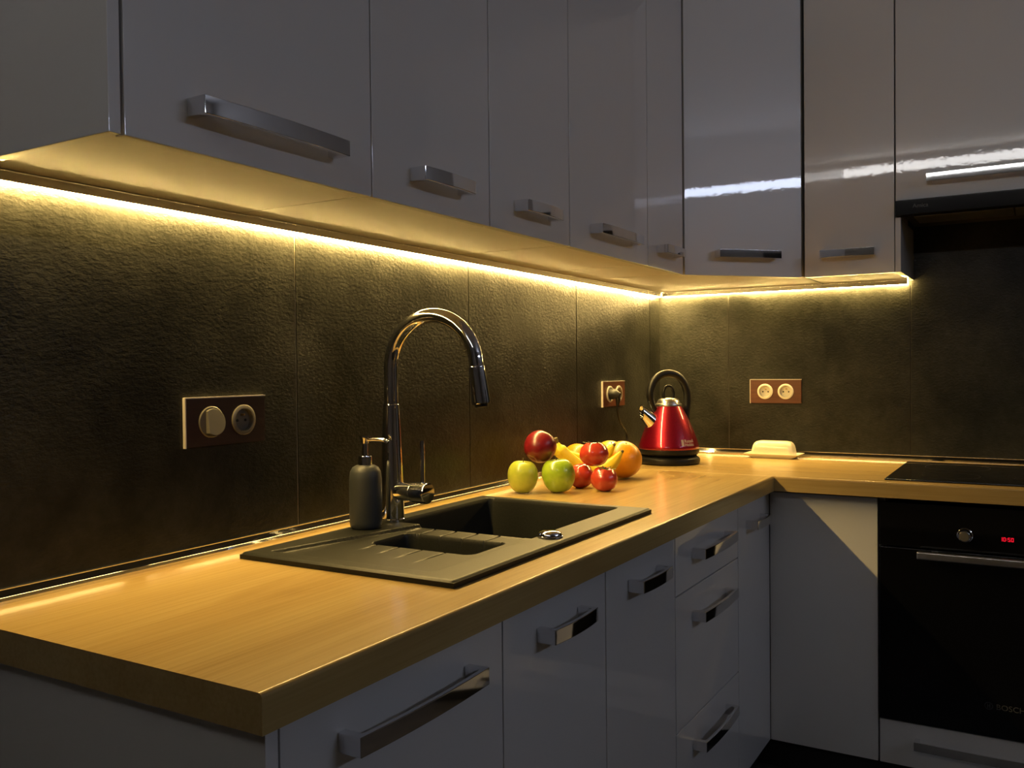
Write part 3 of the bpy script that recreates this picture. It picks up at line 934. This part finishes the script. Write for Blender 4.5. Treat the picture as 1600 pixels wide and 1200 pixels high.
# ------------------------------------------------------------------ sockets
def wall_socket(label, c, along, mods, ring_mat, plate_mat='wenge'):
    """double plate; c = centre on the tile face, along 'x' (sink wall) or 'y' (hob wall)"""
    W, H, T = 0.182, 0.086, 0.0062
    c = Vector(c)
    t = thing('wall_socket', label, 'socket', c, group='double wall plates')
    def F(u, v, d):     # u to the viewer's right, v up, d out of the wall
        return c + (Vector((u, -d, v)) if along == 'x' else Vector((-d, -u, v)))
    def fbox(bm, u0, u1, v0, v1, d0, d1, bev=0.0):
        a = F(u0, v0, d0); b = F(u1, v1, d1)
        box(bm, a.x, b.x, a.y, b.y, a.z, b.z, bev, 1)
    def flathe(bm, prof, u0, v0, n=32):
        tmp = B(); lathe(tmp, prof, n)
        vm = {}
        for v in tmp.verts:
            vm[v] = bm.verts.new(F(u0 + v.co.x, v0 + v.co.y, v.co.z))
        for f in tmp.faces:
            bm.faces.new([vm[v] for v in f.verts])
        tmp.free()
        bmesh.ops.recalc_face_normals(bm, faces=bm.faces[:])
    # plate face with two round openings
    bm = B()
    hw, hh, R0, cs = W / 2 - 0.0012, H / 2 - 0.0012, 0.0262, 0.031
    def quad(a, b, c_, d_):
        bm.faces.new([bm.verts.new(F(*p, T)) for p in (a, b, c_, d_)])
    for u0, u1, v0, v1 in ((-hw, hw, cs, hh), (-hw, hw, -hh, -cs), (-hw, -0.0365 - cs, -cs, cs), (-0.0365 + cs, 0.0365 - cs, -cs, cs), (0.0365 + cs, hw, -cs, cs)):
        quad((u0, v0), (u1, v0), (u1, v1), (u0, v1))
    for uc in (-0.0365, 0.0365):
        for k in range(32):
            q4 = []
            for kk in (k, k + 1):
                a = 2 * PI * kk / 32
                ca, sa = math.cos(a), math.sin(a)
                mx_ = max(abs(ca), abs(sa))
                q4.append(((uc + R0 * ca, R0 * sa), (uc + cs * ca / mx_, cs * sa / mx_)))
            quad(q4[0][0], q4[0][1], q4[1][1], q4[1][0])
    for a, b in (((-hw, -hh), (hw, -hh)), ((hw, -hh), (hw, hh)), ((hw, hh), (-hw, hh)), ((-hw, hh), (-hw, -hh))):
        bm.faces.new([bm.verts.new(F(*p, d)) for p, d in ((a, 0.0004), (b, 0.0004), (b, T), (a, T))])
    bmesh.ops.remove_doubles(bm, verts=bm.verts[:], dist=1e-6)
    bmesh.ops.recalc_face_normals(bm, faces=bm.faces[:])
    obj('plate', bm, plate_mat, t, smooth=False)
    bm = B()
    fbox(bm, -W / 2, W / 2, H / 2 - 0.0011, H / 2 + 0.0010, 0.0004, T + 0.0006)
    fbox(bm, -W / 2 - 0.0010, -W / 2 + 0.0011, -H / 2, H / 2, 0.0004, T + 0.0006)
    obj('metal_edge', bm, 'edge', t)
    for kind, u in zip(mods, (-0.0365, 0.0365)):
        if kind == 'socket':
            bm = B(); flathe(bm, [(0.0275, T + 0.0002), (0.0275, T + 0.003), (0.0260, T + 0.0042), (0.0215, T + 0.0046), (0.0203, T + 0.0035), (0.0196, 0.0016), (0, 0.0010)], u, 0.0)
            rg = obj('socket_insert', bm, ring_mat, t)
            for du, dv, r in ((-0.0095, -0.001, 0.0026), (0.0095, -0.001, 0.0026)):
                bm = B(); flathe(bm, [(0, 0.0024), (r, 0.0024), (r, 0.0012), (0, 0.0012)], u + du, dv, 12)
                obj('pin_hole', bm, 'hole', rg)
            bm = B(); flathe(bm, [(0.0024, 0.0012), (0.0022, 0.0085), (0.0, 0.0090)], u + 0.001, 0.0095, 12)
            obj('earth_pin', bm, 'brass', rg)
        else:
            bm = B(); flathe(bm, [(0.0275, T + 0.0002), (0.0275, T + 0.0020), (0.0262, T + 0.0030), (0.0, T + 0.0030)], u, 0.0)
            rg = obj('switch_ring', bm, ring_mat, t)
            # rocker: disc cut flat on the left, proud of the ring
            ptl = []
            for i in range(25):
                a = -2.18 + 4.36 * i / 24
                ptl.append((0.0235 * math.cos(a), 0.0235 * math.sin(a)))
            bm = B()
            lo = [bm.verts.new(F(u + a, b, T + 0.0031)) for a, b in ptl]
            hi = [bm.verts.new(F(u + a, b, T + 0.0105 - 0.003 * (b / 0.0235))) for a, b in ptl]
            n = len(ptl)
            bm.faces.new(hi); bm.faces.new(lo[::-1])
            for i in range(n):
                bm.faces.new([lo[i], lo[(i + 1) % n], hi[(i + 1) % n], hi[i]])
            bmesh.ops.recalc_face_normals(bm, faces=bm.faces[:])
            es = [e for e in bm.edges if all(v in hi for v in e.verts)]
            bmesh.ops.bevel(bm, geom=es, offset=0.0012, segments=2, profile=0.5, affect='EDGES')
            obj('rocker', bm, ring_mat, rg)
    return t
TF = -0.0086
wall_socket('double wall plate with round light switch and empty socket left of the tap', (-2.139, TF, ZC + 0.2325), 'x', ('switch', 'socket'), 'socket_grey', 'wenge_dark')
wall_socket('double wall socket with a black plug in it behind the kettle', (-0.452, TF, ZC + 0.232), 'x', ('socket', 'socket'), 'socket_pale')
wall_socket('double wall socket with two empty ivory outlets above the butter dish', (TF, -0.4495, ZC + 0.230), 'y', ('socket', 'socket'), 'socket_ivory')

# ------------------------------------------------------------------ kettle
KX, KY = -0.418, -0.197
KA = math.radians(138)      # direction of the spout
KZ = ZC + 0.0004
t = thing('electric_kettle', 'metallic red pyramid kettle with black loop handle and chrome spout', 'kettle', (KX, KY, KZ), KA)
bm = B(); lathe(bm, [(0, 0), (0.096, 0), (0.1015, 0.003), (0.1030, 0.010), (0.1010, 0.019), (0.093, 0.0255), (0.080, 0.027), (0, 0.027)], 56)
obj('power_base', bm, 'black_plastic', t, local=True)
bm = B(); lathe(bm, [(0, 0.0275), (0.085, 0.0275), (0.094, 0.030), (0.0995, 0.036), (0.1005, 0.044), (0.0998, 0.0490), (0.0975, 0.0495), (0, 0.0495)], 56)
obj('bottom_band', bm, 'black_plastic', t, local=True)
def kr(z):      # body radius
    prof = [(0.050, 0.1000), (0.058, 0.1002), (0.075, 0.0952), (0.105, 0.0845), (0.135, 0.0720), (0.165, 0.0575), (0.185, 0.0462), (0.191, 0.0430)]
    for (z0, r0), (z1, r1) in zip(prof, prof[1:]):
        if z <= z1:
            return r0 + (r1 - r0) * (z - z0) / (z1 - z0)
    return prof[-1][1]
kp = spline([(0.0990, 0.0498, 0), (0.1000, 0.054, 0), (0.0995, 0.060, 0), (0.0950, 0.075, 0), (0.0845, 0.105, 0), (0.0720, 0.135, 0), (0.0575, 0.165, 0), (0.0462, 0.185, 0), (0.0425, 0.191, 0)], 4)
bm = B(); lathe(bm, [(p.x, p.y) for p in kp] + [(0.0, 0.191)], 64)
body = obj('body', bm, 'kettle_red', t, local=True)
bm = B(); lathe(bm, [(0.0435, 0.1912), (0.0440, 0.195), (0.0425, 0.199), (0.0390, 0.2005), (0.0375, 0.206), (0.0330, 0.2125), (0.022, 0.2170), (0.010, 0.2185), (0, 0.2188)], 48)
lid = obj('lid', bm, 'brushed', t, local=True)
lp = spline([(-0.017, 0, 0.2165), (-0.0185, 0, 0.235), (-0.012, 0, 0.252), (0, 0, 0.257), (0.012, 0, 0.252), (0.0185, 0, 0.235), (0.017, 0, 0.2165)], 5)
bm = B(); tube(bm, lp, 0.0048, 12)
obj('lid_loop', bm, 'black_plastic', lid, local=True)
# big handle: front foot near the lid over the spout, rear foot low on the back
hp = spline([(0.047, 0, 0.176), (0.056, 0, 0.190), (0.0655, 0, 0.213), (0.067, 0, 0.240), (0.056, 0, 0.270), (0.033, 0, 0.292), (0.000, 0, 0.300), (-0.033, 0, 0.292), (-0.056, 0, 0.270), (-0.068, 0, 0.240), (-0.070, 0, 0.210), (-0.067, 0, 0.180), (-0.064, 0, 0.158), (-0.066, 0, 0.142)], 5)
rad = [0.0075 + 0.0045 * min(1, i / 12) if i < 12 else 0.0126 for i in range(len(hp))]
bm = B(); tube(bm, hp, rad, 16, squash=lambda a: 1.0)
obj('handle', bm, 'black_plastic', t, local=True)
# spout
a0 = Vector((0.046, 0, 0.128)); a1 = Vector((0.099, 0, 0.172))
bm = B()
rings = []
for k in range(7):
    f = k / 6
    cpt = a0.lerp(a1, f)
    r = 0.0310 - 0.0130 * f
    tdir2 = (a1 - a0).normalized(); side = Vector((0, 1, 0)); nn = tdir2.cross(side)
    ring = []
    for i in range(24):
        a = 2 * PI * i / 24
        off = side * math.cos(a) * r + nn * math.sin(a) * r * 1.05
        # mouth cut level
        sl = (off.dot(nn)) * (0.85 * f)
        ring.append(bm.verts.new(cpt + off - tdir2 * sl * -1.0))
    rings.append(ring)
for a, b in zip(rings, rings[1:]):
    for i in range(24):
        j = (i + 1) % 24
        bm.faces.new([a[i], a[j], b[j], b[i]])
bm.faces.new(rings[0][::-1])
inner = [bm.verts.new(v.co.lerp(a1, 0.12)) for v in rings[-1]]
deep = [bm.verts.new(v.co - (a1 - a0) * 0.4) for v in inner]
for i in range(24):
    j = (i + 1) % 24
    bm.faces.new([rings[-1][i], rings[-1][j], inner[j], inner[i]]); bm.faces.new([inner[i], inner[j], deep[j], deep[i]])
bm.faces.new(deep)
bmesh.ops.recalc_face_normals(bm, faces=bm.faces[:])
obj('spout', bm, 'chrome', t, local=True)
# wrapped lettering and emblem on the body
def wrap(bm, ang0, z0):
    for v in bm.verts:
        z = z0 + v.co.y
        r = kr(z) + 0.0007
        a = ang0 + v.co.x / 0.098
        v.co = Vector((r * math.cos(a), r * math.sin(a), z))
VIEW = math.atan2(-1.2646 - KY, -3.2524 - KX) - KA     # towards the camera, in the kettle's frame
bm = text_bm('Russell', 0.0145); wrap(bm, VIEW + 0.56, 0.0745)
b2 = text_bm('Hobbs', 0.0145); wrap(b2, VIEW + 0.56, 0.0630)
me = bpy.data.meshes.new('tmp'); b2.to_mesh(me); b2.free(); bm.from_mesh(me); bpy.data.meshes.remove(me)
obj('lettering', bm, 'print', body, local=True, smooth=False)
bm = B(); box(bm, 0, 0.009, 0, 0.021, 0, 0.0002); bmesh.ops.subdivide_edges(bm, edges=bm.edges[:], cuts=3, use_grid_fill=True); wrap(bm, VIEW + 0.44, 0.0630)
obj('emblem', bm, 'print', body, local=True, smooth=False)

# power cord with plug
t = thing('power_cord', 'black power cord plugged into the socket behind the kettle', 'cord', (-0.489, TF, ZC + 0.19))
px, pz = -0.489, ZC + 0.232
bm = B(); tube(bm, [(px, TF - 0.0030, pz), (px, TF - 0.0200, pz), (px, TF - 0.032, pz - 0.002), (px + 0.001, TF - 0.042, pz - 0.006)], [0.0185, 0.0180, 0.0150, 0.0105], 18)
tube(bm, [(px, TF - 0.033, pz + 0.002), (px, TF - 0.037, pz - 0.018), (px, TF - 0.035, pz - 0.040)], [0.011, 0.0085, 0.0050], 14)
obj('plug', bm, 'black_plastic', t)
cp_ = spline([(px, TF - 0.035, pz - 0.036), (px + 0.003, TF - 0.033, pz - 0.060), (px + 0.040, TF - 0.026, pz - 0.095), (px + 0.105, TF - 0.018, pz - 0.130), (px + 0.122, TF - 0.016, pz - 0.155), (px + 0.105, TF - 0.022, pz - 0.195), (px + 0.098, TF - 0.034, ZC + 0.012), (px + 0.088, TF - 0.060, ZC + 0.0045), (px + 0.075, TF - 0.080, ZC + 0.0060)], 8)
bm = B(); tube(bm, cp_, 0.0034, 10)
obj('cable', bm, 'black_plastic', t)

# ------------------------------------------------------------------ butter dish
t = thing('butter_dish', 'cream ceramic butter dish with domed lid by the hob wall', 'butter dish', (-0.090, -0.462, ZC + 0.0003))
def rrect(hx, hy, r, n=6):
    pts = []
    for sx, sy, a in ((1, 1, 0), (-1, 1, PI / 2), (-1, -1, PI), (1, -1, 1.5 * PI)):
        for i in range(n + 1):
            b = a + PI / 2 * i / n
            pts.append((sx * (hx - r) + r * math.cos(b), sy * (hy - r) + r * math.sin(b)))
    return pts
def loft(bm, levels, close_top=True, close_bot=True):
    rings = [[bm.verts.new((x, y, z)) for x, y in pts] for pts, z in levels]
    n = len(rings[0])
    for a, b in zip(rings, rings[1:]):
        for i in range(n):
            j = (i + 1) % n
            bm.faces.new([a[i], a[j], b[j], b[i]])
    if close_bot: bm.faces.new(rings[0][::-1])
    if close_top: bm.faces.new(rings[-1])
    bmesh.ops.recalc_face_normals(bm, faces=bm.faces[:])
bm = B(); loft(bm, [(rrect(.036, .073, .010), 0), (rrect(.039, .077, .010), .003), (rrect(.049, .0945, .006), .0135), (rrect(.0495, .0955, .005), .0150), (rrect(.047, .0925, .006), .0152), (rrect(.041, .083, .008), .0105)])
obj('tray', bm, 'cream', t, local=True)
bm = B(); loft(bm, [(rrect(.037, .072, .012), .0108), (rrect(.0375, .0725, .012), .014), (rrect(.0365, .0705, .014), .030), (rrect(.0350, .0680, .016), .042), (rrect(.0315, .0640, .017), .0510), (rrect(.0255, .0580, .016), .0560), (rrect(.0150, .0480, .012), .0585), (rrect(.004, .036, .003), .0592)])
obj('lid', bm, 'cream', t, local=True, ang=1.2)

# ------------------------------------------------------------------ fruit
GF = 'fruit piled on the worktop'
def apple(label, c, r, h, mat, tilt=(0, 0, 0), seed=0):
    rnd = random.Random(seed)
    ph = [rnd.uniform(0, 6.28) for _ in range(3)]
    t = thing('apple', label, 'apple', c, group=GF)
    t.rotation_euler = tilt
    prof = []
    N = 22
    for i in range(N + 1):
        a = -PI / 2 + PI * i / N
        rr_ = math.cos(a)
        zz = math.sin(a)
        rad = r * (rr_ ** 0.82) * (1.0 + 0.05 * zz)
        z = h / 2 * zz
        # dimples
        z -= h * 0.17 * math.exp(-(rad / (r * 0.30)) ** 2) if zz > 0 else 0
        z += h * 0.10 * math.exp(-(rad / (r * 0.26)) ** 2) if zz < 0 else 0
        prof.append((rad if 0 < i < N else 0.0, z))
    def mod(rd, z, a):
        return rd * (1 + 0.015 * math.sin(5 * a + ph[0]) * (0.4 + abs(z) / h) + 0.018 * math.sin(2 * a + ph[1])), z + 0.02 * h * math.sin(a + ph[2]) * (rd / r) * (z > 0)
    bm = B(); lathe(bm, prof, 32, mod)
    obj('flesh', bm, mat, t, local=True, ang=3)
    bm = B(); tube(bm, [(0, 0, h * 0.33), (0.001, 0, h * 0.45), (0.004, 0.001, h * 0.56)], [0.0013, 0.0012, 0.0019], 8)
    obj('stem', bm, 'stem', t, local=True)
    return t

def tomato(label, c, r, h, tilt=(0, 0, 0), seed=0, calyx=True):
    t = thing('tomato', label, 'tomato', c, group=GF)
    t.rotation_euler = tilt
    rnd = random.Random(seed); p0 = rnd.uniform(0, 6.28)
    prof = []
    N = 20
    for i in range(N + 1):
        a = -PI / 2 + PI * i / N
        rad = r * (math.cos(a) ** 0.8 if 0 < i < N else 0); zz = math.sin(a)
        z = h / 2 * zz - (h * 0.13 * math.exp(-(rad / (r * 0.33)) ** 2) if zz > 0 else 0)
        prof.append((rad, z))
    def mod(rd, z, a):
        k = max(0, z / (h / 2))
        return rd * (1 - 0.095 * k * abs(math.sin(3.5 * a + p0)) ** 0.6 * 1.0 + 0.012 * math.sin(2 * a)), z
    bm = B(); lathe(bm, prof, 56, mod)
    obj('flesh', bm, 'tomato', t, local=True, ang=3)
    if calyx:
        bm = B()
        for k in range(6):
            a = 2 * PI * k / 6 + p0
            d = Vector((math.cos(a), math.sin(a), 0)); s = Vector((-d.y, d.x, 0))
            L = r * rnd.uniform(0.62, 0.85)
            base = Vector((0, 0, h * 0.375))
            p = [base, base + d * L * 0.45 + Vector((0, 0, 0.0035)), base + d * L + Vector((0, 0, 0.0045 + rnd.uniform(0, 0.003)))]
            wd = [0.0032, 0.0034, 0.0007]
            vs = []
            for q, wv in zip(p, wd):
                vs.append((bm.verts.new(q + s * wv), bm.verts.new(q - s * wv), bm.verts.new(q + Vector((0, 0, 0.0012)))))
            for A_, B_ in zip(vs, vs[1:]):
                bm.faces.new([A_[0], B_[0], B_[2], A_[2]]); bm.faces.new([A_[2], B_[2], B_[1], A_[1]]); bm.faces.new([A_[1], B_[1], B_[0], A_[0]])
            bm.faces.new([vs[-1][0], vs[-1][1], vs[-1][2]])
        tube(bm, [(0, 0, h * 0.37), (0.0005, 0.001, h * 0.47)], [0.0022, 0.0018], 8)
        obj('calyx', bm, 'calyx', t, local=True)
    return t

def orange(label, c, r, mat, tilt=(0, 0, 0)):
    t = thing('orange', label, 'orange', c, group=GF)
    t.rotation_euler = tilt
    prof = []
    N = 24
    for i in range(N + 1):
        a = -PI / 2 + PI * i / N
        rad = r * math.cos(a) if 0 < i < N else 0.0
        z = r * 0.96 * math.sin(a)
        if a > 0: z -= r * 0.05 * math.exp(-(rad / (r * 0.14)) ** 2)
        prof.append((rad, z))
    bm = B(); lathe(bm, prof, 40)
    obj('peel', bm, mat, t, local=True, ang=3)
    bm = B(); lathe(bm, [(0, 0.916 * r), (0.0028, 0.918 * r), (0.0022, 0.955 * r), (0, 0.96 * r)], 8)
    obj('stem_button', bm, 'calyx', t, local=True)
    return t

apple('pale yellow-green apple at the left end of the fruit pile', (-1.262, -0.118, ZC + 0.0425), 0.0390, 0.087, 'apple_pale', (0.05, -0.06, 0.4), 1)
apple('bright green apple second from the left in the fruit pile', (-1.213, -0.196, ZC + 0.0445), 0.0425, 0.091, 'apple_green', (-0.10, 0.06, 1.1), 2)
apple('dark red apple lying on top of the two green apples', (-1.213, -0.142, ZC + 0.1165), 0.0415, 0.083, 'apple_red', (0.55, 0.55, 0.4), 3)
tomato('small red tomato at the front of the fruit pile', (-1.133, -0.288, ZC + 0.0315), 0.0358, 0.064, (0.12, -0.10, 0.3), 4)
tomato('red tomato half hidden behind the bright green apple', (-1.105, -0.207, ZC + 0.0330), 0.0345, 0.066, (-0.1, 0.2, 2.0), 5, calyx=False)
tomato('red ribbed tomato resting on top of the other tomatoes', (-1.110, -0.249, ZC + 0.0930), 0.0385, 0.066, (0.10, 0.10, 1.2), 6)
orange('large orange at the right end of the fruit pile', (-0.865, -0.225, ZC + 0.0545), 0.0555, 'orange', (0.3, -0.2, 0))
orange('orange behind the banana tips next to the largest orange', (-0.745, -0.130, ZC + 0.0492), 0.0500, 'orange_yellow', (0.25, -0.3, 0))
orange('orange at the back of the pile behind the topmost tomato', (-0.837, -0.066, ZC + 0.0472), 0.0480, 'orange', (0.1, 0.2, 0))

t = thing('banana_bunch', 'two yellow bananas joined at the stem lying across the fruit pile', 'bananas', (-1.0, -0.17, ZC), group=GF)
def banana(pts, r):
    P = spline(pts, 8)
    n = len(P)
    rad = []
    for i in range(n):
        f = i / (n - 1)
        k = min(1, 0.32 + 3.4 * f) if f < 0.25 else (1.0 if f < 0.80 else max(0.30, 1 - ((f - 0.80) / 0.20) ** 1.6 * 0.72))
        rad.append(r * k)
    bm = B(); tube(bm, P, rad, 20, squash=lambda a: 1.0 + 0.055 * math.cos(5 * a))
    o = obj('banana', bm, 'banana', t, ang=1.0)
    d = (P[-1] - P[-2]).normalized()
    b2 = B(); tube(b2, [P[-1] + d * 0.0002, P[-1] + d * 0.004, P[-1] + d * 0.0075], [rad[-1] * 0.95, rad[-1] * 0.8, rad[-1] * 0.5], 10)
    obj('tip', b2, 'banana_tip', o)
banana([(-1.046, -0.105, ZC + 0.112), (-1.041, -0.109, ZC + 0.096), (-1.028, -0.126, ZC + 0.074), (-1.008, -0.158, ZC + 0.044), (-0.986, -0.196, ZC + 0.030), (-0.966, -0.230, ZC + 0.048), (-0.950, -0.258, ZC + 0.084)], 0.0190)
banana([(-1.043, -0.099, ZC + 0.111), (-1.033, -0.096, ZC + 0.097), (-1.008, -0.105, ZC + 0.078), (-0.978, -0.135, ZC + 0.062), (-0.953, -0.170, ZC + 0.060), (-0.941, -0.205, ZC + 0.077), (-0.937, -0.228, ZC + 0.101)], 0.0175)
bm = B(); tube(bm, [(-1.0445, -0.102, ZC + 0.106), (-1.046, -0.102, ZC + 0.117), (-1.049, -0.101, ZC + 0.126)], [0.0088, 0.0070, 0.0062], 10)
obj('stem', bm, 'banana_tip', t)
